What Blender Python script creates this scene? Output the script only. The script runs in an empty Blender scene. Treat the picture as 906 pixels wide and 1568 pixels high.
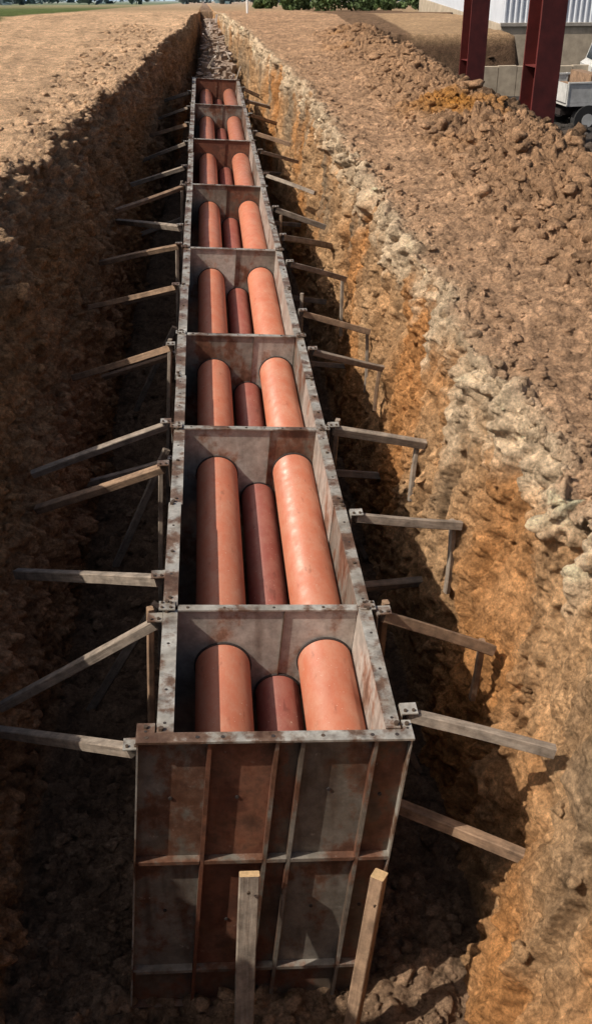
import bpy, math, random
import numpy as np
from mathutils import Vector, Matrix
random.seed(7); rng=np.random.default_rng(11)
scene=bpy.context.scene
COL=scene.collection
R=math.radians

# ------------------------------------------------------------------ noise
def _h(ix,iy,iz,seed):
    n=(ix*374761393+iy*668265263+iz*1440662683+seed*97463477).astype(np.int64)&0xffffffff
    n=((n^(n>>13))*1274126177)&0xffffffff
    n=n^(n>>16)
    return n.astype(np.float64)/4294967295.0
def vn(x,y,z,seed=0):
    x0=np.floor(x);y0=np.floor(y);z0=np.floor(z)
    fx=x-x0;fy=y-y0;fz=z-z0
    fx=fx*fx*(3-2*fx);fy=fy*fy*(3-2*fy);fz=fz*fz*(3-2*fz)
    ix=x0.astype(np.int64);iy=y0.astype(np.int64);iz=z0.astype(np.int64)
    c=lambda a,b,d:_h(ix+a,iy+b,iz+d,seed)
    a=c(0,0,0)*(1-fx)+c(1,0,0)*fx; b=c(0,1,0)*(1-fx)+c(1,1,0)*fx
    d=c(0,0,1)*(1-fx)+c(1,0,1)*fx; e=c(0,1,1)*(1-fx)+c(1,1,1)*fx
    return ((a*(1-fy)+b*fy)*(1-fz)+(d*(1-fy)+e*fy)*fz)*2-1
def fbm(x,y,z,f,o,seed=0,g=.5):
    s=0;a=1;t=0
    for i in range(o):
        s=s+a*vn(x*f+i*7.3,y*f+i*3.1,z*f-i*5.7,seed+i); t+=a; a*=g; f*=2.03
    return s/t
def wor(x,y,z,f,seed=0):
    x=x*f;y=y*f;z=z*f
    ix=np.floor(x-.5).astype(np.int64);iy=np.floor(y-.5).astype(np.int64);iz=np.floor(z-.5).astype(np.int64)
    f1=np.full(x.shape,9.);rd=np.zeros(x.shape);f2=np.full(x.shape,9.)
    for a in (0,1):
        for b in (0,1):
            for c in (0,1):
                cx=ix+a;cy=iy+b;cz=iz+c
                r1=_h(cx,cy,cz,seed);r2=_h(cx,cy,cz,seed+1);r3=_h(cx,cy,cz,seed+2)
                d=np.sqrt((cx+.12+.76*r1-x)**2+(cy+.12+.76*r2-y)**2+(cz+.12+.76*r3-z)**2)
                cl=d<f1
                f2=np.where(cl,f1,np.minimum(f2,d)); rd=np.where(cl,_h(cx,cy,cz,seed+3),rd); f1=np.where(cl,d,f1)
    return f1,f2-f1,rd
def sm(a,b,x):
    t=np.clip((x-a)/(b-a),0,1); return t*t*(3-2*t)

# ------------------------------------------------------------------ materials
def newmat(name):
    m=bpy.data.materials.new(name); m.use_nodes=True
    nt=m.node_tree; b=nt.nodes['Principled BSDF']; return m,nt,b
def nd(nt,t,**k):
    n=nt.nodes.new(t)
    for a,v in k.items(): setattr(n,a,v)
    return n
def noise(nt,vec,scale,detail=4,rough=.55):
    n=nd(nt,'ShaderNodeTexNoise'); n.inputs['Scale'].default_value=scale
    n.inputs['Detail'].default_value=detail; n.inputs['Roughness'].default_value=rough
    nt.links.new(vec,n.inputs['Vector']); return n.outputs['Fac']
def ramp(nt,fac,stops):
    n=nd(nt,'ShaderNodeValToRGB'); e=n.color_ramp.elements
    while len(e)<len(stops): e.new(.5)
    for i,(p,c) in enumerate(stops):
        e[i].position=p; e[i].color=(c,c,c,1) if not isinstance(c,tuple) else (*c,1)
    nt.links.new(fac,n.inputs['Fac']); return n.outputs['Color']
def mix(nt,fac,a,b,mode='MIX'):
    n=nd(nt,'ShaderNodeMix',data_type='RGBA',blend_type=mode)
    for s,v in ((n.inputs[0],fac),(n.inputs[6],a),(n.inputs[7],b)):
        if hasattr(v,'links'): nt.links.new(v,s)
        elif isinstance(v,tuple): s.default_value=(*v,1)
        else: s.default_value=v
    return n.outputs[2]
def bump(nt,b,h,strength,dist,prev=None):
    n=nd(nt,'ShaderNodeBump'); n.inputs['Strength'].default_value=strength; n.inputs['Distance'].default_value=dist
    nt.links.new(h,n.inputs['Height'])
    if prev is not None: nt.links.new(prev,n.inputs['Normal'])
    nt.links.new(n.outputs['Normal'],b.inputs['Normal']); return n.outputs['Normal']
def pos(nt,scale=None):
    g=nd(nt,'ShaderNodeNewGeometry').outputs['Position']
    if scale is None: return g
    m=nd(nt,'ShaderNodeMapping'); m.inputs['Scale'].default_value=scale
    nt.links.new(g,m.inputs['Vector']); return m.outputs['Vector']

def ground_mat():
    m,nt,b=newmat('soil')
    a=nd(nt,'ShaderNodeVertexColor'); a.layer_name='Col'
    p=pos(nt)
    v1=ramp(nt,noise(nt,p,6,8,.72),[(.3,.55),(.7,1.4)])
    v2=ramp(nt,noise(nt,p,30,7,.82),[(.32,.42),(.68,1.55)])
    c=mix(nt,1.0,a.outputs['Color'],v1,'MULTIPLY')
    c=mix(nt,1.0,c,v2,'MULTIPLY')
    nt.links.new(c,b.inputs['Base Color'])
    b.inputs['Roughness'].default_value=.95; b.inputs['Specular IOR Level'].default_value=.12
    n=bump(nt,b,noise(nt,p,8,10,.8),1.0,.17)
    vo=nd(nt,'ShaderNodeTexVoronoi'); vo.inputs['Scale'].default_value=22; nt.links.new(p,vo.inputs['Vector'])
    n=bump(nt,b,ramp(nt,vo.outputs['Distance'],[(0.,1.),(.6,0.)]),.6,.03,n)
    bump(nt,b,noise(nt,p,45,6,.78),1.0,.035,n)
    return m
M_soil=ground_mat()

def steel_mat(name,c1,c2,rust,rustamt,metal=.3,rough=.5,spots=.4):
    m,nt,b=newmat(name)
    p=pos(nt)
    base=mix(nt,ramp(nt,noise(nt,p,2.4,7,.62),[(.38,0.),(.62,1.)]),c1,c2)
    rn=noise(nt,pos(nt,(1,1,.75)),3.1,10,.68)
    fr=ramp(nt,rn,[(.52-rustamt,0.),(.60-rustamt,.85)])
    base=mix(nt,fr,base,tuple(min(1,1.4*q) for q in rust))
    r=ramp(nt,rn,[(.58-rustamt,0.),(.68-rustamt,1.)])
    base=mix(nt,r,base,tuple(.65*q for q in rust))
    st=ramp(nt,noise(nt,pos(nt,(1,1,.12)),9,3,.5),[(.53,0.),(.74,.6)])
    base=mix(nt,st,base,tuple(.5*q for q in rust))
    f=ramp(nt,noise(nt,p,13,8,.72),[(.3,.62),(.72,1.3)])
    base=mix(nt,1.0,base,f,'MULTIPLY')
    sp=ramp(nt,noise(nt,p,8,7,.74),[(.64,0.),(.70,spots)])
    base=mix(nt,sp,base,(.45,.41,.35))
    nt.links.new(base,b.inputs['Base Color'])
    mt=ramp(nt,r,[(0.,metal),(1.,.0)]); nt.links.new(mt,b.inputs['Metallic'])
    rr=ramp(nt,noise(nt,p,7,6),[(.3,rough-.14),(.7,rough+.2)])
    nt.links.new(rr,b.inputs['Roughness'])
    n=bump(nt,b,noise(nt,p,1.6,2,.4),.5,.03)
    bump(nt,b,rn,.3,.006,n)
    return m
M_grey=steel_mat('weathered_steel',(.28,.255,.22),(.17,.145,.115),(.13,.055,.03),.04,.3)
M_pale=steel_mat('pale_formwork_steel',(.46,.42,.37),(.35,.30,.255),(.21,.11,.07),.0,.2)
M_rust=steel_mat('rusted_steel',(.16,.055,.028),(.10,.038,.022),(.14,.06,.034),.02,.1,.62,.25)
M_flange=steel_mat('worn_flange_steel',(.48,.46,.41),(.30,.27,.225),(.11,.055,.03),.05,.35,.42)
M_brown=steel_mat('brown_steel',(.14,.105,.078),(.085,.06,.043),(.12,.047,.026),.06,.2)
M_front=steel_mat('stained_end_steel',(.22,.195,.165),(.14,.115,.09),(.11,.047,.026),.03,.3,.5,.5)
def simple(name,c,rough=.8,metal=0.,nscale=None,lo=.7,hi=1.25,bs=None):
    m,nt,b=newmat(name)
    b.inputs['Roughness'].default_value=rough; b.inputs['Metallic'].default_value=metal
    if nscale:
        v=ramp(nt,noise(nt,pos(nt),nscale,6,.65),[(.3,lo),(.7,hi)])
        nt.links.new(mix(nt,1.0,c,v,'MULTIPLY'),b.inputs['Base Color'])
        if bs: bump(nt,b,noise(nt,pos(nt),nscale*3,4),.4,bs)
    else: b.inputs['Base Color'].default_value=(*c,1)
    return m
M_bolt=simple('bolt_steel',(.10,.07,.05),.6,.5,30)
M_dark=simple('gap_shade_and_chassis',(.03,.022,.02),.8,0,20)  # near-black; rings and discs paint in the shade of gaps and bolt holes
def pipe_mat(name,c,c2,dust):
    m,nt,b=newmat(name)
    f=ramp(nt,noise(nt,pos(nt,(1,.25,1)),4,6,.6),[(.35,0.),(.7,1.)])
    col=mix(nt,f,c,c2)
    d=ramp(nt,noise(nt,pos(nt,(1,.5,1)),8,10,.8),[(.42,0.),(.72,.65)])
    col=mix(nt,d,col,dust)
    s=ramp(nt,noise(nt,pos(nt),60,2,.5),[(.70,0.),(.75,.7)])
    col=mix(nt,s,col,(.6,.45,.35))
    s2=ramp(nt,noise(nt,pos(nt,(1,.3,1)),18,4,.6),[(.62,0.),(.72,.55)])
    col=mix(nt,s2,col,tuple(.45*q for q in c))
    nt.links.new(col,b.inputs['Base Color'])
    nt.links.new(ramp(nt,noise(nt,pos(nt),9,5),[(.3,.36),(.7,.62)]),b.inputs['Roughness'])
    return m
M_pipe=pipe_mat('orange_pvc',(.50,.16,.085),(.41,.128,.07),(.50,.285,.19))
M_pipe_shaded=pipe_mat('orange_pvc_shaded',(.29,.08,.055),(.22,.062,.045),(.35,.18,.125))  # orange pipe again, with its shade put into a darker base colour
def wood_mat(name,c1,c2):
    m,nt,b=newmat(name)
    p=pos(nt)
    m1=nd(nt,'ShaderNodeUVMap').outputs['UV']
    mp=nd(nt,'ShaderNodeMapping'); mp.inputs['Scale'].default_value=(1,14,1); nt.links.new(m1,mp.inputs['Vector'])
    g=noise(nt,mp.outputs['Vector'],3,6,.65)
    col=mix(nt,ramp(nt,g,[(.3,0.),(.7,1.)]),c1,c2)
    v=ramp(nt,noise(nt,p,8,6,.72),[(.3,.45),(.7,1.45)])
    col=mix(nt,1.0,col,v,'MULTIPLY')
    nt.links.new(col,b.inputs['Base Color']); b.inputs['Roughness'].default_value=.85
    bump(nt,b,g,.6,.008); return m
M_wood=wood_mat('weathered_timber',(.30,.25,.20),(.16,.12,.088))
M_wood2=wood_mat('brown_timber',(.30,.195,.12),(.17,.105,.065))
M_cut=simple('cut_timber_end',(.50,.34,.18),.8,0,40)

# ------------------------------------------------------------------ mesh helper
import bmesh
class MB:
    def __init__(s): s.v=[];s.f=[];s.m=[]
    def cub(s,x0,x1,y0,y1,z0,z1,mi=0,T=None):
        b=len(s.v)
        for z in (z0,z1):
            for x,y in ((x0,y0),(x1,y0),(x1,y1),(x0,y1)):
                p=(x,y,z); s.v.append(T(*p) if T else p)
        for f in ((0,3,2,1),(4,5,6,7),(0,1,5,4),(1,2,6,5),(2,3,7,6),(3,0,4,7)):
            s.f.append([b+i for i in f]); s.m.append(mi)
    def cyl(s,c,axis,r,L,n=8,mi=0,T=None,r2=None,cap=True):
        r2=r if r2 is None else r2
        b=len(s.v); ax=Vector(axis).normalized(); u=ax.orthogonal().normalized(); w=ax.cross(u)
        for k,rr in ((0,r),(1,r2)):
            for i in range(n):
                a=2*math.pi*i/n
                p=Vector(c)+ax*(L*k)+u*(rr*math.cos(a))+w*(rr*math.sin(a))
                s.v.append(T(*p) if T else tuple(p))
        for i in range(n):
            j=(i+1)%n; s.f.append([b+i,b+j,b+n+j,b+n+i]); s.m.append(mi)
        if cap:
            s.f.append([b+i for i in range(n)][::-1]); s.m.append(mi)
            s.f.append([b+n+i for i in range(n)]); s.m.append(mi)
    def beam(s,p0,p1,w,h,mi=0,twist=0,seg=5,wob=.006,endmi=None):
        p0=Vector(p0);p1=Vector(p1);d=(p1-p0);L=d.length;d.normalize()
        up=Vector((0,0,1)) if abs(d.z)<.9 else Vector((0,-1,0))
        side=d.cross(up).normalized(); up=side.cross(d).normalized()
        q=Matrix.Rotation(twist,3,d); side=q@side; up=q@up
        b=len(s.v); ws=[random.uniform(-wob,wob) for _ in range(2)]
        for k in range(seg+1):
            t=k/seg; c=p0+d*(L*t)+side*(ws[0]*math.sin(t*math.pi)*2)+up*(ws[1]*math.sin(t*math.pi)*2)
            e=.006
            ww=w/2*(1+random.uniform(-.03,.03)); hh=h/2*(1+random.uniform(-.03,.03))
            for sx,sy in ((-1,-1+e/hh),(-1+e/ww,-1),(1-e/ww,-1),(1,-1+e/hh),(1,1-e/hh),(1-e/ww,1),(-1+e/ww,1),(-1,1-e/hh)):
                s.v.append(tuple(c+side*(sx*ww)+up*(sy*hh)))
        for k in range(seg):
            for i in range(8):
                j=(i+1)%8
                s.f.append([b+k*8+i,b+k*8+j,b+(k+1)*8+j,b+(k+1)*8+i]); s.m.append(mi)
        em=mi if endmi is None else endmi
        s.f.append([b+i for i in range(8)][::-1]); s.m.append(em)
        s.f.append([b+seg*8+i for i in range(8)]); s.m.append(em)
    def obj(s,name,mats,parent=None,smooth=False):
        me=bpy.data.meshes.new(name); me.from_pydata(s.v,[],s.f); me.update()
        for m in mats: me.materials.append(m)
        me.polygons.foreach_set('material_index',s.m)
        uv=me.uv_layers.new(name='UVMap')
        A=np.array([tuple(v.co) for v in me.vertices]); C_=A-A.mean(0)
        _,_,vt=np.linalg.svd(C_[:2000],full_matrices=False)
        li=np.zeros(len(me.loops),dtype=np.int32); me.loops.foreach_get('vertex_index',li)
        U=np.stack([C_@vt[0],C_@vt[1]+C_@vt[2]],1)[li]
        uv.data.foreach_set('uv',U.astype(np.float32).ravel())
        if smooth: me.polygons.foreach_set('use_smooth',[True]*len(me.polygons))
        bm=bmesh.new(); bm.from_mesh(me); bmesh.ops.recalc_face_normals(bm,faces=bm.faces); bm.to_mesh(me); bm.free()
        o=bpy.data.objects.new(name,me); COL.objects.link(o)
        if parent: o.parent=parent
        return o
def empty(name,loc=(0,0,0)):
    e=bpy.data.objects.new(name,None); COL.objects.link(e); e.empty_display_size=.2; return e

# ------------------------------------------------------------------ terrain
Yf=[2.2]
while Yf[-1]<62: Yf.append(Yf[-1]+max(.012,.0024*(.862*Yf[-1]+2.2)))
Yn=[-60,-40,-25,-15,-8,-5,-4.2,-3.8,-3.2,-2,-1,0,.5,1,1.4,1.7,1.9,2.05]
Yr=[62*1.05**i for i in range(1,98)]
Y=np.array(Yn+Yf+Yr); NR=len(Y)
ip=lambda xs,ys:np.interp(Y,xs,ys)
one=np.zeros_like(Y)
G=np.where(Y<45,1.0,1.0-.0557*(Y-45))
XL=ip([-60,12,17,20,24,33,39,54,70],[-2.62,-2.62,-2.38,-2.05,-1.75,-1.32,-.7,-.3,-.3])
XR=ip([-60,3,4,8,24,38,44,54,70],[2.05,2.1,2.15,2.2,2.15,1.4,.85,.5,.5])
XL=XL+(vn(Y*1.1,one,one,1)*.15+vn(Y*3.1,one,one,2)*.10+vn(Y*.35,one,one,3)*.12)*np.clip(1.3-Y/45,.3,1)
XR=XR+(vn(Y*1.3,one,one,4)*.09+vn(Y*3.7,one,one,5)*.09+vn(Y*.4,one,one,6)*.06)*np.clip(1.3-Y/45,.3,1)
zL=np.where(Y<45,ip([-60,2.8,4.3,17,24,45],[1.75,1.75,1.36,1.36,1.2,1.0]),G); zR=G.copy()  # left bank raised near the camera, out of view, to shade the floor
XBL=ip([-60,4,20,33,39,54,70],[-1.66,-1.68,-1.6,-1.15,-.6,-.25,-.25])
XBR=ip([-60,3,4.1,4.9,6,9,24,38,44,54,70],[1.2,1.25,1.5,1.8,1.76,1.72,1.7,1.3,.8,.45,.45])
zf=ip([-60,-4,-3.4,34,38,45,58,64],[1,1,-2.4,-2.4,-1.5,-1.0,-.4,0])
zf=np.where(Y<-4.1,zR,zf); zf=np.where(Y>60,G-.02,np.minimum(zf,G-.02))
XB=ip([-60,8,45,70],[5.3,5.25,5.3,5.3])+vn(Y*.5,one,one,8)*.2
cut=sm(35.6,36.3,Y)
zy=ip([-60,22,33,45,60,75],[.5,.1,-.7,-1.3,-1.9,-1.9])
secs=[]
def add(Xa,Za,s): secs.append((Xa,Za,s))
offA=np.concatenate([-14*1.13**np.arange(48,0,-1), -14*(1-np.linspace(0,1,180,endpoint=False))**1.8])
for o in offA: add(XL+o,zL+0*Y,0)
for t in np.linspace(0,1,190):
    g=1-(1-t)**2.4
    add(XL+(XBL-XL)*g, zL+(zf-zL)*t,1)
for t in np.linspace(0,1,142)[1:-1]: add(XBL+(XBR-XBL)*t, zf+0*Y,2)
for t in np.linspace(0,1,230): add(XBR+(XR-XBR)*t, zf+(zR-zf)*t,3)
for t in np.linspace(0,1,210)[1:-1]:
    X=XR+(XB-XR)*t
    add(X, zR+ (.25*np.exp(-((X-XB+.35)/.6)**2)+.12*np.exp(-((X-XB+1.2)/.6)**2))*(1-cut),4)
for t in np.linspace(0,1,45):
    X=XB+1.5*t
    top=zR+.25*math.exp(-(.35/.6)**2)
    s_=float(sm(0,1,np.array(t)))
    add(X, (top*(1-s_)+zy*s_)*(1-cut)+G*cut,5)
offG=np.concatenate([np.linspace(0.15,22,110),22+2*1.13**np.arange(1,55)])
for o in offG:
    X=XB+1.5+o
    c=cut*(1-sm(10.3,10.9,X+vn(Y*.3,one,one,9)))
    far_=sm(60,75,Y)+(1-sm(60,75,Y))*sm(35,60,X)
    c=np.maximum(c,np.clip(far_,0,1))
    add(X, zy*(1-c)+G*c,6)
PX=np.stack([s[0] for s in secs],1); PZ=np.stack([s[1] for s in secs],1); SEC=np.array([s[2] for s in secs])
PY=np.repeat(Y[:,None],PX.shape[1],1); NC=PX.shape[1]
S=np.repeat(SEC[None,:],NR,0)
P=np.stack([PX,PY,PZ],-1)
def normals(P):
    dv=np.gradient(P,axis=0); du=np.gradient(P,axis=1)
    n=np.cross(du,dv); n/= (np.linalg.norm(n,axis=-1,keepdims=True)+1e-9); return n
N=normals(P)
x,y,z=PX,PY,PZ
n1=fbm(x,y,z,.9,3,20); n2=fbm(x,y,z,3.2,3,30); n3=fbm(x,y,z,11,3,40,.65)
rid=np.abs(fbm(x,y,z*.8,2.2,4,55,.6))*2
wx=x+.12*n2; wy=y+.12*vn(x*4,y*4,z*4,57); wz=z+.12*vn(x*4,y*4,z*4,58)
fa,ea,ra=wor(wx,wy,wz,4.2,200)
fb,eb,rb=wor(wx,wy,wz,9.5,210)
ch=(.55-fa)*.9+(ra-.5)*.9*sm(0,.14,ea)
cs=(.55-fb)*.9+(rb-.5)*.9*sm(0,.14,eb)
pa=sm(-.25,.4,fbm(x,y,z,1.3,2,66))
gw=y+.10*z+.06*vn(y*1.5,z*1.3,0*x,59)
gro=vn(gw*3.2,z*.35,x*.2,60)+.5*vn(gw*7.5,z*.6,x*.2,61)
grs=-np.abs(vn(gw*5.5,z*.45,x*.2,63))*1.6+.5
lay=vn(y*.5,z*5.5+.3*n1,x*.2,64)
trk=vn(x*3.5+y*.25,y*.25,z*0,62)+.6*vn(x*.8,y*4.5+x*1.2,z*0,63)
tread=np.clip(vn(y*2.2+.6*vn(y*.5,x*.5,0*z,67),x*.3,z*0,68),0,1)
tr2=np.clip(np.sin(y*21+1.5*vn(y*.7,x*1.2,0*z,69)),0,1)*sm(.15,.5,vn(x*1.1+y*.1,y*.22,0*z,71))
wS=lambda k:(S==k).astype(float)
ms=[np.repeat(np.convolve((SEC==k).astype(float),np.ones(13)/13,'same')[None,:],NR,0) for k in range(7)]
bermw=sm(-2.3,-.7,x-XB[:,None])*(x<XB[:,None]+1.6)*(1-cut[:,None])
rimL=sm(-.9,0,x-XL[:,None])*sm(.55,1.1,z)*((S==0)|(S==1))
rimR=sm(.45,0,x-XR[:,None])*sm(.3,.85,z)*((S==3)|(S==4))
upR=sm(.1,.7,z)
D =ms[0]*(.06*n1+.045*n2+.03*trk+.022*n3-.15*tread+.018*cs-.02*tr2)
D+=ms[1]*(.17*n1+.14*n2+.08*n3+.12*ch*(.35+.8*pa)+.07*cs+.05*gro+.05*grs-.10*rid)
D+=rimL*(.08*ch+.10*n2+.05*cs)+rimR*(.05*ch+.05*n2+.05*cs)
D+=ms[2]*(.10*n1+.09*n2+.04*n3+.10*ch+.06*cs)
D+=ms[3]*(.09*n1+.07*n2+.06*n3+.085*gro+.10*grs+.085*ch*(pa+.4*upR)+.05*cs*(.3+pa)+.035*lay-.075*rid)
D+=ms[4]*(.055*n1+.05*n2+.032*n3+.014*trk+.035*cs+.04*ch*pa-.022*tr2)
D+=bermw*(.16*n2+.15*ch+.09*cs+.05*n3+.03)
D+=ms[5]*(.08*n2+.06*n3)+ms[6]*(.03*n1)
far=np.clip(1.0-np.maximum((np.abs(x)-25)/20,(y-70)/40),0,1)
fade=np.clip(1.25-y/60,.35,1)
D=D*far*fade*np.where(y<2.1,.5,1)
P=P+N*D[...,None]
# ---- colours
def C(*c): return np.array(c)[None,None,:]
m=lambda k:wS(k)[...,None]
v=fbm(x,y,z,1.6,4,70)[...,None]; v2=fbm(x,y,z,6,4,80)[...,None]; v3=fbm(x,y*.3,z,.5,3,90)[...,None]
cr=(rb[...,None]-.5); cr2=(ra[...,None]-.5)
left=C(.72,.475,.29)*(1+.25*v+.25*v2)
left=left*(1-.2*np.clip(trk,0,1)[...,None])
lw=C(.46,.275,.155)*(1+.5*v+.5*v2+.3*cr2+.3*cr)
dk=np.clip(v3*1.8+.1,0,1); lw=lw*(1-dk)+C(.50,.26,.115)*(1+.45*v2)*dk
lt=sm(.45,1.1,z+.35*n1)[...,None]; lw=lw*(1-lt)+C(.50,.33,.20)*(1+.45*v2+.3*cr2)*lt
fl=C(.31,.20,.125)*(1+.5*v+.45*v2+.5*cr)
rw=C(.60,.365,.19)*(1+.35*v+.4*v2+.3*cr2)
orr=np.clip(fbm(x,y,z*.7,.8,3,95)[...,None]*2.3+.15,0,1)*.9; rw=rw*(1-orr)+C(.60,.28,.10)*(1+.4*v2+.25*cr)*orr
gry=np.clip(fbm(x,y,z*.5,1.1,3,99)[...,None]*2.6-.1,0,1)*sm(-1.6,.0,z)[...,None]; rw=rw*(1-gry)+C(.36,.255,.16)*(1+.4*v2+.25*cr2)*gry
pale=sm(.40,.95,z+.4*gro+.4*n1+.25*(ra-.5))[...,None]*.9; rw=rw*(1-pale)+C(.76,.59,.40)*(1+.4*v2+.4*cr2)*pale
sh=C(.54,.335,.20)*(1+.32*v+.38*v2+.3*cr)
rim=np.exp(-np.clip((x-XR[:,None]),0,9)/.10)[...,None]*.7; sh=sh*(1-rim)+C(.76,.59,.40)*rim
bw=bermw[...,None]*.8; sh=sh*(1-bw)+C(.42,.25,.14)*(1+.4*v2+.4*cr2)*bw
ob=(np.clip(fbm(x,y,z,.55,2,101)*3-.6,0,1)*bermw)[...,None]; sh=sh*(1-ob)+C(.55,.25,.06)*ob
bk=C(.24,.15,.09)*(1+.3*v2)
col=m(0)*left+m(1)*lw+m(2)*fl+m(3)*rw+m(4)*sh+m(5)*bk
yardc=C(.075,.07,.065)*(1+.3*v)
cz=sm(35.5,36.0,y); iscut=((x<11)*cz)[...,None]
upper=(cz*sm(.7,.95,z)*(x<11.2))[...,None]
yc=yardc*(1-iscut)+iscut*(C(.17,.105,.065)*(1+.4*v2)); yc=yc*(1-upper)+C(.50,.33,.19)*(1+.3*v)*upper
dirtnear=sm(9.0,7.0,x)[...,None]*(1-iscut); yc=yc*(1-dirtnear)+C(.15,.105,.075)*dirtnear
col=col+m(6)*yc
fr=(sm(44,50,y))[...,None]
fields=vn(x*.03+2,y*.012,0*x,110); fields2=vn(x*.012,y*.03,0*x,111)
greenR=np.clip(fields*2+.1,0,1)[...,None]
fc=C(.46,.32,.19)*(1-greenR)+C(.13,.17,.06)*greenR
far2=fr*sm(52,75,y)[...,None]
col=np.where(((S>=4)|(S==0))[...,None],col*(1-far2)+fc*far2,col)
gl=(sm(0,.9,(-7.4+(y-37)*.02)-x+.5*n1)*sm(38,41,y+1.5*n1))[...,None]*m(0)
gr=C(.12,.155,.05)*(1+.5*v2)*(1-np.clip(fields2*1.5,0,1)[...,None])+C(.33,.27,.13)*np.clip(fields2*1.5,0,1)[...,None]
col=col*(1-gl)+gr*gl
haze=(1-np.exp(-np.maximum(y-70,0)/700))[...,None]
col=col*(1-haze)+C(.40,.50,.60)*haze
col=np.clip(col,.01,.9)
def mesh_np(name,V,F,mat,cols=None,smooth=True):
    me=bpy.data.meshes.new(name)
    me.vertices.add(len(V)); me.vertices.foreach_set('co',V.astype(np.float32).ravel())
    k=F.shape[1]
    me.loops.add(F.size); me.loops.foreach_set('vertex_index',F.astype(np.int32).ravel())
    me.polygons.add(len(F)); me.polygons.foreach_set('loop_start',np.arange(0,F.size,k,dtype=np.int32))
    try: me.polygons.foreach_set('loop_total',np.full(len(F),k,dtype=np.int32))
    except Exception: pass
    me.polygons.foreach_set('use_smooth',np.full(len(F),smooth))
    me.update(calc_edges=True); me.validate()
    if cols is not None:
        a=me.color_attributes.new('Col','FLOAT_COLOR','POINT')
        c4=np.concatenate([cols,np.ones((len(cols),1))],1).astype(np.float32)
        a.data.foreach_set('color',c4.ravel())
    me.materials.append(mat)
    o=bpy.data.objects.new(name,me); COL.objects.link(o); return o
idx=np.arange(NR*NC).reshape(NR,NC)
F=np.stack([idx[:-1,:-1],idx[:-1,1:],idx[1:,1:],idx[1:,:-1]],-1).reshape(-1,4)
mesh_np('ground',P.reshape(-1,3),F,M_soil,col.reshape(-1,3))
print('terrain',NR,NC)

# ------------------------------------------------------------------ clods
bm=bmesh.new(); bmesh.ops.create_icosphere(bm,subdivisions=2,radius=1)
IV=np.array([v_.co[:] for v_ in bm.verts]); IF=np.array([[v_.index for v_ in f.verts] for f in bm.faces]); bm.free()
shapes=[]
for k in range(60):
    q=IV.copy(); sd=k*7.7
    q=q*(1+.55*vn(q[:,0]*1.4+sd,q[:,1]*1.4,q[:,2]*1.4,5)+.42*vn(q[:,0]*3.3+sd,q[:,1]*3.3,q[:,2]*3.3,6))[:,None]
    for _ in range(2):
        d=rng.normal(size=3); d/=np.linalg.norm(d); h=q@d; t=rng.uniform(.6,.85); q=q-np.clip(h-t,0,None)[:,None]*d[None,:]
    shapes.append(q*np.array([rng.uniform(.7,1.35),rng.uniform(.7,1.35),rng.uniform(.5,.95)]))
def clods(name,spec):
    Vs=[];Fs=[];Cs=[];off=0
    for (sec,n,y0,y1,s0,s1,xr,tint,powr) in spec:
        js=np.where(SEC==sec)[0]
        for _ in range(n):
            yy=y0+(y1-y0)*random.random()**powr
            i=min(int(np.searchsorted(Y,yy)),NR-1)
            if xr is None: j=int(random.choice(js))
            else:
                xx=random.uniform(*xr); j=int(js[int(np.argmin(np.abs(P[i,js,0]-xx)))])
            s=s0*(s1/s0)**(random.random()**1.7)
            p=P[i,j]; q=random.choice(shapes)
            a=random.random()*6.28; ca,sa=math.cos(a),math.sin(a)
            q=np.stack([q[:,0]*ca-q[:,1]*sa,q[:,0]*sa+q[:,1]*ca,q[:,2]],1)*s+p+np.array([0,0,-s*.12])
            Vs.append(q);Fs.append(IF+off);off+=len(q)
            c=col[i,j]*tint*random.uniform(.88,1.15); Cs.append(np.repeat(c[None,:],len(q),0))
    return mesh_np(name,np.concatenate(Vs),np.concatenate(Fs),M_soil,np.clip(np.concatenate(Cs),.01,.9),True)
clods('soil_clods',[
 (4,3400,7,36,.025,.15,(3.4,5.6),1.0,1.3),
 (5,500,8,36,.04,.2,None,1.0,1.2),
 (4,3600,3.5,30,.008,.05,(2.2,4.6),.95,1.5),
 (4,900,3.5,30,.012,.06,(2.15,2.6),1.0,1.4),
 (2,2800,3.0,16,.012,.08,None,1.15,1.5),
 (2,1100,3.0,6,.010,.06,None,1.25,1.0),
 (0,1700,9,40,.015,.11,(-3.4,-1.6),.95,1.2),
 (0,700,10,40,.015,.05,(-10,-3),.9,1.2),
 (1,800,4,24,.02,.10,None,1.0,1.3),
 (3,600,3.5,24,.010,.055,None,1.0,1.3),
 (6,300,20,36,.04,.2,(6.5,9.5),1.2,1.0)])

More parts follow.
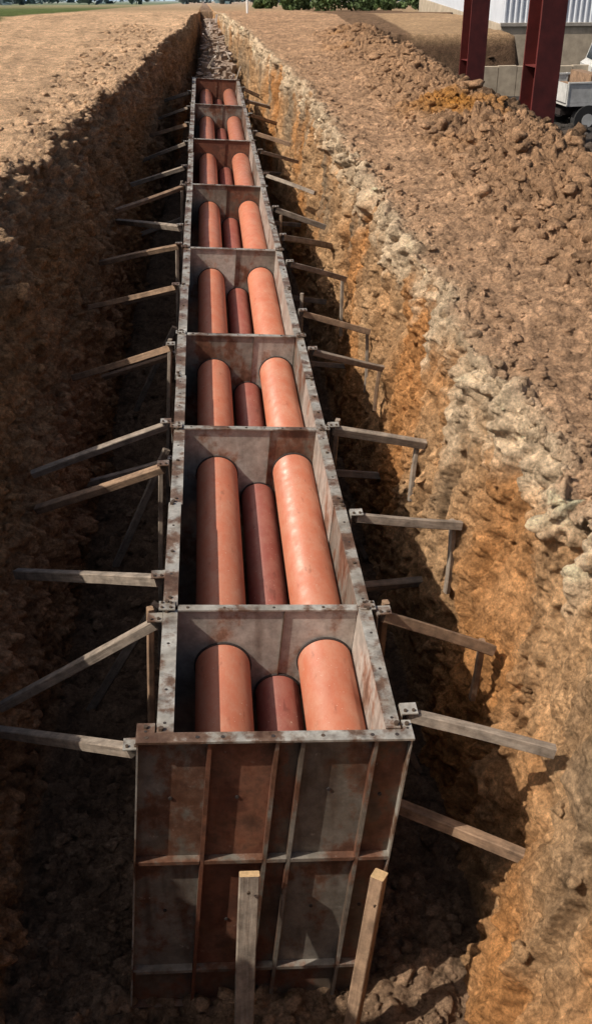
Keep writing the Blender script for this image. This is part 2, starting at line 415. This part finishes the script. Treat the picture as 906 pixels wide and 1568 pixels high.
# ------------------------------------------------------------------ formwork
CX=.27
def B(x,y,z): return (x+z*.095, y, z-(x-CX)*.055)
PY_=[4.43,5.68,8.57,11.07,14.67,18.86,23.4,28.45,33.7]
XLi,XLo,XRi,XRo=-.36,-.445,.90,.98
def side_panel(mb,left,y0,y1,mi,T,bolts=True):
    if left: xa,xb,fo,fi=XLi,XLi+.006,XLo,XLi+.012
    else: xa,xb,fo,fi=XRi-.006,XRi,XRo,XRi-.008
    mb.cub(xa,xb,y0,y1,-2.4,-.011,mi,T)
    lo,hi=min(fo,fi),max(fo,fi)
    mb.cub(lo,hi,y0+.001,y1-.001,-.010,0,3,T)
    if left: mb.cub(fo-.002,fo+.006,y0+.003,y1-.003,-.06,-.012,3,T)
    else: mb.cub(fo-.006,fo+.002,y0+.003,y1-.003,-.06,-.012,3,T)
    o0,o1=(fo+.008,xa-.001) if left else (xb+.001,fo-.008)
    n=max(2,int((y1-y0)/.42))
    for i in range(n+1):
        yy=y0+.012+(y1-y0-.03)*i/n
        mb.cub(o0,o1,yy,yy+.008,-2.39,-.013,4,T)
    for zz in (-.52,-1.0,-1.52,-2.05,-2.38):
        mb.cub(o0+.003,o1-.003,y0+.03,y1-.04,zz,zz+.009,4,T)
    if bolts:
        yy=y0+.09
        while yy<y1-.05:
            c=(fo*.55+fi*.45,yy,-.001)
            if random.random()<.35: mb.cyl(c,(0,0,1),.013,.012,6,5,T)
            else: mb.cyl(c,(0,0,1),.010,.003,10,6,T)
            yy+=random.choice((.3,.38,.46))
    for yy in (y0+.03,y1-.03):
        mb.cyl((fo*.75+fi*.25,yy,0),(0,0,1),.016,.02,6,5,T)
mats=[M_grey,M_rust,M_pale,M_flange,M_brown,M_bolt,M_dark,M_front]
pipes=[(-.06,-.47,.192),(.325,-.74,.16),(.665,-.47,.192)]
prng=random.Random(3)
boxes=[]
for k in range(8):
    y0,y1=PY_[k],PY_[k+1]
    e=empty('steel_formwork_box'); boxes.append(e)
    L=y1-y0; ns=max(1,round(L/1.45))
    for side in (True,False):
        mb=MB()
        for i in range(ns):
            a=y0+.012+(L-.016)*i/ns; b=y0+.012+(L-.016)*(i+1)/ns-.004
            dz=prng.uniform(-.014,.014); dx=prng.uniform(-.01,.01)
            T=lambda x,y,z,dz=dz,dx=dx:B(x+dx,y,z+dz)
            side_panel(mb,side,a,b,prng.choice([2,2,2,0] if not side else [0,4,1]),T)
        mb.obj('side_panel_left' if side else 'side_panel_right',mats,e)
    mb=MB(); yy=y1; T=B
    xm=prng.uniform(.2,.5)
    mb.cub(XLi+.01,xm-.002,yy-.012,yy-.006,-2.38,-.012,[2,2,0,2,0,1,0,1][k],T)
    mb.cub(xm+.002,XRi-.01,yy-.012,yy-.006,-2.38,-.012,[2,0,2,0,4,1,0,1][k],T)
    mb.cub(XLi+.0135,XRi-.0135,yy-.035,yy+.03,-.009,.003,3,T)
    mb.cub(xm-.004,xm+.004,yy-.03,yy-.0125,-2.3,-.0125,4,T)
    xx=XLi+.08
    while xx<XRi-.05:
        mb.cyl((xx,yy-.004,.003),(0,0,1),.010,.006 if random.random()<.5 else .002,8,6 if random.random()<.6 else 5,T); xx+=random.choice((.17,.25,.34))
    mb.cub(XLo-.03,XLi-.005,yy-.05,yy+.05,.013,.021,3,T)
    mb.cub(XRi+.005,XRo+.03,yy-.05,yy+.05,.013,.021,3,T)
    for bx in (XLo-.01,XLi-.035,XRi+.035,XRo+.01):
        for by in (-.028,.028): mb.cyl((bx,yy+by,.021),(0,0,1),.010,.010,6,5,T)
    for (px,pz,pr) in pipes:
        mb.cyl((px,yy-.03,pz),(0,1,0),pr+.010,.0165,40,6,None,cap=True)
    mb.obj('partition_panel',mats,e)
mb=MB(); e=boxes[0]
xs=[-.55,-.145,.245,.395,.825,1.04]; z_=[0,-1.0,-2.05,-2.42]
T=B; yp=4.43
bay=[[7,1,4,7,4],[7,1,4,7,4],[4,4,4,4,4]]
for r in range(3):
    for c in range(5):
        mb.cub(xs[c]+.003,xs[c+1]-.003,yp-.006,yp,z_[r+1]+.004,z_[r]-.012,bay[r][c],T)
for i,xv in enumerate(xs):
    d=.062 if i in (0,5) else .052
    mb.cub(xv-.005,xv+.005,yp-d,yp-.007,-2.42,-.014,3 if i in(0,5) else 4,T)
    if 0<i<5: mb.cub(xv-.003,xv+.020,yp-d-.006,yp-d-.0005,-2.41,-.016,0 if i!=1 else 1,T)
mb.cub(-.56,1.05,yp-.075,yp+.008,-.011,.004,3,T)
for zz in (-1.0,-2.05):
    for c in range(5): mb.cub(xs[c]+.006,xs[c+1]-.006,yp-.056,yp-.0075,zz-.004,zz+.006,0,T)
    for c in range(5): mb.cub(xs[c]+.024,xs[c+1]-.007,yp-.060,yp-.0565,zz-.022,zz+.006,0,T)
mb.cub(-.56,1.05,yp-.06,yp-.0065,-2.435,-2.425,4,T)
for (bx,bz) in ((-.35,-.5),(.05,-.5),(.6,-.45),(-.35,-1.5),(.05,-1.6),(.6,-1.5),(.92,-.5),(.92,-1.5)):
    mb.cyl((bx,yp-.006,bz),(0,-1,0),.012,.008,8,6,T)
xx=-.5
while xx<1.02:
    mb.cyl((xx,yp-.035,.004),(0,0,1),.012,.003,10,6 if random.random()<.6 else 5,T); xx+=random.choice((.145,.29))
for (a,b) in ((-.56,-.455),(.995,1.05)):
    mb.cub(a,b,yp+.0085,yp+.09,-.009,.003,3,T)
    mb.cyl(((a+b)/2,yp+.05,.003),(0,0,1),.014,.015,6,5,T); mb.cyl(((a+b)/2,yp+.02,.003),(0,0,1),.009,.002,8,6,T)
mb.obj('front_end_panel',mats,e)

for i,(px,pz,pr) in enumerate(pipes):
    mb=MB(); mb.cyl((px,4.47,pz),(0,1,0),pr,30.4,72,0)
    o=mb.obj('orange_sewer_pipe' if i!=1 else 'shaded_sewer_pipe',[M_pipe if i!=1 else M_pipe_shaded],None,False)  # middle pipe gets the darker copy with painted-in shade
    for pl in o.data.polygons: pl.use_smooth=len(pl.vertices)==4

# ------------------------------------------------------------------ props
def prop(x0,y0,z0,x1,y1,z1,w=.07,h=.085,mat=None):
    mb=MB(); s=-1 if x1<x0 else 1
    w*=random.uniform(.8,1.15); h*=random.uniform(.8,1.1)
    tw=random.uniform(-.35,.35)
    mb.beam((x0,y0,z0),(x1,y1,z1),w,h,0,tw,6,.004)
    mb.cub(x0-.05,x0+.05,y0-.05,y0+.05,z0+h/2+.008,z0+h/2+.016,1)
    mb.cub(x0-.05*s-.004,x0-.05*s+.004,y0-.05,y0+.05,z0-.16,z0+h/2+.007,1)
    for a in (-.025,.025): mb.cyl((x0+a,y0-.025,z0+h/2+.016),(0,0,1),.011,.012,6,2)
    return mb.obj('timber_prop',[mat or random.choice((M_wood,M_wood,M_wood2)),M_flange,M_bolt])
Lp=[(-.50,5.6,-.03,-1.72,5.93,-.97),(-.60,4.50,-.14,-1.72,5.72,-1.02),(-.50,6.15,-.05,-1.75,7.2,-.62),
(-.52,7.9,-.04,-1.75,8.35,-.66),(-.52,8.75,-.03,-1.8,8.6,-.42),(-.53,10.8,-.03,-1.75,11.5,-.64),(-.52,13,-.03,-1.75,13.7,-.5),
(-.52,15,-.04,-1.75,15.4,-.38),(-.52,16.1,-.05,-1.7,18.4,-.5),(-.52,18.9,-.03,-1.65,17.6,-.12),(-.52,20.6,-.03,-1.6,20.9,-.4),
(-.52,23.2,-.03,-1.55,23.8,-.5),(-.52,25.6,-.03,-1.5,26,-.35),(-.52,28.2,-.03,-1.4,28.8,-.4),(-.52,31.,-.03,-1.3,31.4,-.3)]
Rp=[(1.06,4.62,-.09,1.93,4.42,-.27),(.98,4.72,-.92,1.80,4.32,-1.06),(1.07,5.65,-.10,1.93,5.8,-.57),
(1.06,7.0,-.09,1.96,7.1,-.27),(1.06,8.65,-.09,1.96,8.65,-.28),(1.06,10.7,-.09,1.95,11,-.45),(1.06,12,-.09,1.95,12.1,-.4),
(1.06,14.1,-.08,1.93,14.5,-.45),(1.06,15.5,-.08,1.92,16.5,-.5),(1.06,17.3,-.08,1.92,17.4,-.42),(1.06,20,-.08,1.92,19.2,-.25),
(1.06,22.4,-.08,1.9,22.9,-.4),(1.06,24.6,-.08,1.85,24.4,-.3),(1.06,27.2,-.08,1.8,27.8,-.4),(1.06,29.6,-.08,1.75,29.9,-.3),(1.06,32,-.08,1.65,32.4,-.4)]
for p in Lp+Rp: prop(*p)
for (yy,zz) in ((7.6,-1.2),(10.1,-1.3),(13.2,-1.2),(16.5,-1.3),(21,-1.2),(26,-1.2)):
    prop(.92,yy,zz,1.85,yy+random.uniform(-.3,.3),zz-.15,.07,.08)
    if yy>8: prop(-.62,yy+.4,zz,-1.75,yy+random.uniform(0,.8),zz-.3,.07,.08)
for (sx,sy,zt,zb,dx) in ((1.86,5.86,-.52,-1.1,-.03),(1.9,7.16,-.25,-.95,-.04),(1.9,8.72,-.26,-.85,-.04),(1.9,11.05,-.42,-1.0,-.03),(1.9,12.18,-.38,-1.2,-.02),
        (1.88,14.6,-.42,-1.3,-.02),(1.12,5.85,-.12,-2.3,-.1),(1.14,8.95,-.12,-2.3,-.1),(1.13,12.9,-.12,-2.3,-.1),(1.13,17,-.1,-2.3,-.1),
        (-.56,5.95,-.15,-2.4,-.15),(-.56,8.2,-.15,-2.4,-.15),(-.56,11.4,-.15,-2.4,-.15),(-.56,15.4,-.15,-2.4,-.15),(-.56,20,-.15,-2.4,-.15)):
    mb=MB(); mb.beam((sx,sy,zt),(sx+dx+random.uniform(-.04,.04),sy-.05+random.uniform(-.12,.12),zb),.045,.055,0,random.uniform(-.4,.4),4); mb.obj('timber_stake',[random.choice((M_wood,M_wood2))])
for (x0,y0,z0,x1,y1,z1) in ((1.0,6.6,-.9,1.6,6.4,-2.35),(1.0,9.6,-.9,1.62,9.9,-2.35),(-.62,7.2,-1.0,-1.35,7.5,-2.4),(-.62,10.2,-1.0,-1.3,10.0,-2.4),(-.62,14.2,-1.,-1.3,14.4,-2.4)):
    mb=MB(); mb.beam((x0,y0,z0),(x1,y1,z1),.06,.08,0,random.uniform(-.3,.3),4,.004); mb.obj('raking_shore',[random.choice((M_wood,M_wood2))])
mb=MB(); mb.beam((.06,4.30,-1.03),(-.04,3.98,-2.75),.125,.055,0,0,6,.004,1); mb.cyl((.05,4.235,-1.12),(0,-1,0),.012,.01,6,2)
mb.obj('timber_brace',[M_wood,M_cut,M_bolt])
mb=MB(); mb.beam((.86,4.22,-1.02),(.62,3.92,-2.75),.085,.10,0,.55,6,.004,1); mb.cyl((.83,4.15,-1.2),(0,-1,0),.014,.02,6,2)
mb.obj('timber_brace',[M_wood2,M_cut,M_bolt])

# rubble / sticks beyond the last box
mb=MB()
for i in range(90):
    yy=random.uniform(34.2,50); w=np.interp(yy,[34,40,50],[.7,.45,.2]); xx=random.uniform(-w,w)+.35
    zz=np.interp(yy,[34,38,45,58],[-.7,-.4,-.1,.1])+random.uniform(-.3,.4)
    a=random.uniform(0,6.28); l=random.uniform(.2,.9)
    mb.beam((xx,yy,zz),(xx+math.cos(a)*l*.4,yy+math.sin(a)*l,zz+random.uniform(-.1,.35)),random.uniform(.03,.09),random.uniform(.03,.07),random.choice((0,1,2)),random.random(),2)
mb.obj('rubble_pile',[M_wood,M_pale,simple('rubble_concrete',(.36,.30,.26),.9,0,10)])
mb=MB()
for i in range(700):
    yy=random.uniform(34,54); w=np.interp(yy,[34,40,50],[.75,.5,.25]); xx=random.uniform(-w,w)+.33
    zz=np.interp(yy,[34,38,45,58],[-.9,-.5,-.2,.0])+random.uniform(-.1,.3); s=random.uniform(.05,.17)
    mb.cub(xx-s,xx+s,yy-s,yy+s,zz-s,zz+s*random.uniform(.1,1),0,(lambda cx,cy,a:(lambda x,y,z:(cx+(x-cx)*math.cos(a)-(y-cy)*math.sin(a)+random.uniform(-.04,.04),cy+(x-cx)*math.sin(a)+(y-cy)*math.cos(a)+random.uniform(-.04,.04),z+random.uniform(-.05,.05))))(xx,yy,random.random()*6))
mb.obj('rubble_stones',[simple('rubble_stone',(.25,.185,.14),.9,0,8,.5,1.5)])

# ------------------------------------------------------------------ columns
M_red=simple('red_oxide_paint',(.115,.019,.016),.6,.0,3,.6,1.25)
M_conc=simple('concrete',(.33,.30,.26),.9,0,5,.7,1.2,.01)
def column(X,Yc,zb,zped,rot,hw=.27):
    e=empty('red_steel_column')
    mb=MB(); ca,sa=math.cos(rot),math.sin(rot)
    T=lambda x,y,z:(X+x*ca-y*sa,Yc+x*sa+y*ca,z)
    mb.cub(-hw,hw,-.28,-.25,zped+.03,9,0,T); mb.cub(-hw,hw,.25,.28,zped+.03,9,0,T); mb.cub(-.012,.012,-.249,.249,zped+.03,9,0,T)
    mb.cub(-.36,.36,-.36,.36,zped+.003,zped+.028,0,T)
    for a in (-.31,.31):
        for b in (-.32,.32): mb.cyl((a,b,zped+.028),(0,0,1),.02,.06,6,1,T)
    zz=zped+1.2
    while zz<9:
        mb.cub(-hw+.03,-.013,-.248,.248,zz,zz+.015,0,T); mb.cub(.013,hw-.03,-.248,.248,zz,zz+.015,0,T); zz+=2.4
    mb.obj('h_beam',[M_red,M_bolt],e)
    mb=MB(); mb.cub(-.42,.42,-.42,.42,zb-.5,zped,0,T); o=mb.obj('concrete_pedestal',[M_conc],e)
    bv=o.modifiers.new('b','BEVEL'); bv.width=.02
column(6.74,21.7,.0,.42,.2)
column(7.98,32.6,-.8,-.62,.2,.29)

# ------------------------------------------------------------------ warehouse
e=empty('white_warehouse')
M_wh=simple('white_cladding',(.62,.66,.72),.5,.1,1.5,.9,1.06)
M_pl=simple('rendered_plinth',(.42,.35,.26),.9,0,3,.7,1.2)
mb=MB(); n=150; x0=11.6; x1=44; zb=.75; zt=8.5; prof=[]
for i in range(n*4+1):
    t=i/(n*4); ph=i%4; prof.append((x0+(x1-x0)*t, 43.0-(.0 if ph in(0,3) else .045)))
b=len(mb.v)
for (a,c) in prof: mb.v.append((a,c,zb)); mb.v.append((a,c,zt))
for i in range(len(prof)-1): mb.f.append([b+2*i,b+2*i+2,b+2*i+3,b+2*i+1]); mb.m.append(0)
mb.cub(x0,x1,43.02,60,zb,zt-.02,0)
mb.obj('cladding',[M_wh],e)
mb=MB(); mb.cub(x0-.06,x1+.06,42.9,60.1,-2.2,zb-.01,0); mb.cub(x0-.1,x1+.1,42.82,42.98,zb-.06,zb+.06,1); mb.obj('plinth_wall',[M_pl,M_conc],e)
mb=MB(); mb.cub(x0-.2,x1+.2,42.7,60.3,zt,zt+.15,0); mb.cub(x0-.2,x1+.2,42.6,42.72,zt-.15,zt+.2,1); mb.obj('roof',[M_wh,M_conc],e)
mb=MB()
for dx in (17.5,26,35):
    mb.cub(dx,dx+3.6,42.80,42.89,-1.5,2.6,0)
    for q in range(10): mb.cub(dx+.03,dx+3.57,42.78,42.797,-1.45+q*.4,-1.1+q*.4,1)
mb.obj('roller_door',[M_conc,simple('door_metal',(.30,.32,.34),.5,.3)],e)
mb=MB()
for i in range(6): mb.cub(8.9+i*.62,8.9+i*.62+.6,35.2,35.4,-1.4,.1+.02*(i%2),0)
mb.obj('concrete_block_wall',[M_pl])

# ------------------------------------------------------------------ truck
def truck(X,Yc,zg,rot,sc=.85):
    e=empty('flatbed_truck'); ca,sa=math.cos(rot),math.sin(rot)
    T=lambda x,y,z:(X+sc*(x*ca-y*sa),Yc+sc*(x*sa+y*ca),zg+sc*z)
    Wt=simple('truck_white_paint',(.55,.55,.53),.45,0,6,.7,1.1); Wd=M_wood2; Bk=simple('tyre_rubber',(.02,.02,.02),.9); Gl=simple('truck_glass',(.03,.04,.05),.1)
    mb=MB()
    pr=[(-.95,.45),(-.95,.95),(-.80,1.05),(-.62,1.62),(-.45,1.72),(.35,1.72),(.40,.45)]
    b=len(mb.v)
    for yy in (-.8,.8):
        for (a,c) in pr: mb.v.append(T(a,yy,c))
    k=len(pr); mb.f.append([b+i for i in range(k)]); mb.m.append(0); mb.f.append([b+k+i for i in range(k)][::-1]); mb.m.append(0)
    for i in range(k): j=(i+1)%k; mb.f.append([b+i,b+j,b+k+j,b+k+i]); mb.m.append(0)
    mb.obj('cab',[Wt],e)
    mb=MB()
    for s in (-1,1):
        b=len(mb.v)
        for (a,c) in ((-.68,1.08),(-.52,1.56),(.2,1.56),(.2,1.08)): mb.v.append(T(a,s*.806,c))
        mb.f.append([b,b+1,b+2,b+3]); mb.m.append(0)
    b=len(mb.v)
    for (yy,a,c) in ((-.7,-.792,1.10),(.7,-.792,1.10),(.7,-.652,1.56),(-.7,-.652,1.56)): mb.v.append(T(a,yy,c))
    mb.f.append([b,b+1,b+2,b+3]); mb.m.append(0)
    mb.obj('windows',[Gl],e)
    mb=MB(); mb.cub(-.7,3.5,-.38,.38,.42,.56,1,T)
    mb.cub(.5,3.6,-.92,.92,.70,.78,0,T)
    for s in (-1,1):
        y0=s*.92
        for q in range(4):
            mb.cub(.5+q*.78,.5+q*.78+.74,min(y0,y0-s*.03),max(y0,y0-s*.03),.785,1.22,2 if q<3 else 0,T)
            mb.cub(.5+q*.78+.742,.5+q*.78+.776,min(y0+s*.012,y0-s*.04),max(y0+s*.012,y0-s*.04),.72,1.27,0,T)
        mb.cub(.5,3.6,min(y0+s*.02,y0-s*.05),max(y0+s*.02,y0-s*.05),1.225,1.26,0,T)
    mb.cub(.45,.49,-.9,.9,.78,1.6,0,T)
    for q in range(7): mb.cub(.7+q*.38,.98+q*.38,-.6,.6,.785,1.1+.14*(q%3),2,T)
    mb.cub(3.61,3.64,-.9,.9,.785,1.22,0,T)
    mb.obj('flatbed',[Wt,M_dark,Wd],e)
    mb=MB()
    for wx in (-.35,2.3,3.0):
        for s in (-1,1):
            mb.cyl(T(wx,s*.84-.11,.36),(-sa,ca,0),.36*sc,.22*sc,24,0); mb.cyl(T(wx,s*.84-.115,.36),(-sa,ca,0),.16*sc,.23*sc,16,1)
    mb.obj('wheels',[Bk,Wt],e)
truck(11.75,26.2,-.3,math.pi+.12,.95)
truck(13.5,35.5,-.85,-.1,1)

# ------------------------------------------------------------------ vegetation
def leafmat(name,c):
    m,nt,b=newmat(name)
    v=ramp(nt,noise(nt,pos(nt),1.5,4,.6),[(.3,.5),(.7,1.5)])
    nt.links.new(mix(nt,1.0,c,v,'MULTIPLY'),b.inputs['Base Color']); b.inputs['Roughness'].default_value=.75
    return m
def foliage(name,lobes,n,leaf,mat):
    V=[];Fc=[]
    tot=sum(l[3]*l[4] for l in lobes)
    for (cx,cy,cz,rx,rz) in lobes:
        k=int(n*rx*rz/tot)
        for _ in range(k):
            d=rng.normal(size=3); d/=np.linalg.norm(d); rad=rng.random()**.35*(1+.25*math.sin(d[0]*5+cx)*math.cos(d[2]*6+cy))
            p=np.array([cx,cy,cz])+d*rad*np.array([rx,rx,rz])
            u=rng.normal(size=3);u/=np.linalg.norm(u); w=np.cross(u,rng.normal(size=3)); w/=np.linalg.norm(w)
            s=leaf*rng.uniform(.6,1.4); b=len(V)
            V+= [p-u*s-w*s*.5,p+u*s-w*s*.4,p+u*s*.8+w*s*.6,p-u*s*.7+w*s*.5]; Fc.append([b,b+1,b+2,b+3])
    return mesh_np(name,np.array(V),np.array(Fc),mat,None,False)
gz=lambda yy:1.0-.0557*max(0,yy-45)
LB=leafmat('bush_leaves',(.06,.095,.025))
def bush(X,Yc,w,h):
    g=gz(Yc); lobes=[]
    for i in range(9):
        hh=h*random.uniform(.15,.5)
        lobes.append((X+random.uniform(-w,w)*.8,Yc+random.uniform(-.6,.6),g+hh,w*random.uniform(.2,.45),hh*random.uniform(.7,1.1)))
    foliage('bush',lobes,2600,.08,LB)
bush(7.0,58,1.5,1.6); bush(9.6,60,1.3,.9); bush(5.4,64,1.0,1.0); bush(12.8,64,2.0,1.2); bush(4.0,75,1.0,1.2)
DT=leafmat('hazed_tree_leaves',(.10,.15,.16))  # blue distance haze is mixed into the leaf colour
lobes=[]
for i in range(170):
    yy=random.choice((170,210,260,330,420))*random.uniform(.93,1.07); xx=random.uniform(-.42,.5)*yy
    if random.random()<.45 : xx=random.choice((-.30,-.2,.05,.2))*yy+random.uniform(-12,12)
    g=gz(yy); r=random.uniform(1.5,3.2)*yy/250
    for q in range(3): lobes.append((xx+random.uniform(-r,r),yy,g+r*random.uniform(.5,1.1),r*random.uniform(.7,1.1),r*random.uniform(.5,.9)))
foliage('distant_trees',lobes,22000,.65,DT)
hv=[];hf=[]; nx=160
for j,(dy,sc) in enumerate(((1500,0),(1900,1),(2600,.6))):
    for i in range(nx+1):
        xx=-2600+5200*i/nx
        hgt=20+38*(.5+.5*math.sin(i*.21+1))+14*math.sin(i*.63)+5*math.sin(i*1.7)
        hv.append((xx,dy,gz(dy)-4+(hgt*sc)))
for j in range(2):
    for i in range(nx): a=j*(nx+1)+i; hf.append([a,a+1,a+nx+2,a+nx+1])
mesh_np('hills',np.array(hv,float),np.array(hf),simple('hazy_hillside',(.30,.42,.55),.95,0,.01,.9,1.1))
mb=MB(); mb.cyl((1.9,50,.3),(0,0,1),.05,2.2,10,0); mb.cyl((1.9,50,2.5),(0,0,1),.065,.04,10,0); mb.obj('marker_post',[simple('white_paint',(.75,.75,.72),.6)])

# ------------------------------------------------------------------ light
w=bpy.data.worlds.new("World"); scene.world=w; w.use_nodes=True
nt=w.node_tree; bg=nt.nodes['Background']; sky=nt.nodes.new('ShaderNodeTexSky'); sky.sky_type='NISHITA'; sky.sun_disc=False
sd=Vector((-.64,-.20,.74)).normalized(); el=math.asin(sd.z); az=math.atan2(sd.x,sd.y)
sky.sun_elevation=el; sky.sun_rotation=az; sky.dust_density=5.0
nt.links.new(sky.outputs[0],bg.inputs['Color']); bg.inputs['Strength'].default_value=.098
l=bpy.data.lights.new('sun','SUN'); l.energy=5.0; l.angle=R(.5); l.color=(1,.92,.81)
o=bpy.data.objects.new('sun',l); COL.objects.link(o); o.rotation_euler=(-sd).to_track_quat('-Z','Y').to_euler(); o.location=(-20,0,20)

cam=bpy.data.cameras.new('camera'); co=bpy.data.objects.new('camera',cam); COL.objects.link(co)
cam.sensor_fit='VERTICAL'; cam.sensor_height=24; cam.lens=24*1544/1568; cam.clip_end=20000; cam.clip_start=.05
co.location=(0,0,4.06); co.rotation_euler=(R(90-30.13),0,R(-4.65)); scene.camera=co
scene.view_settings.view_transform='Standard'; scene.view_settings.look='None'; scene.view_settings.exposure=0
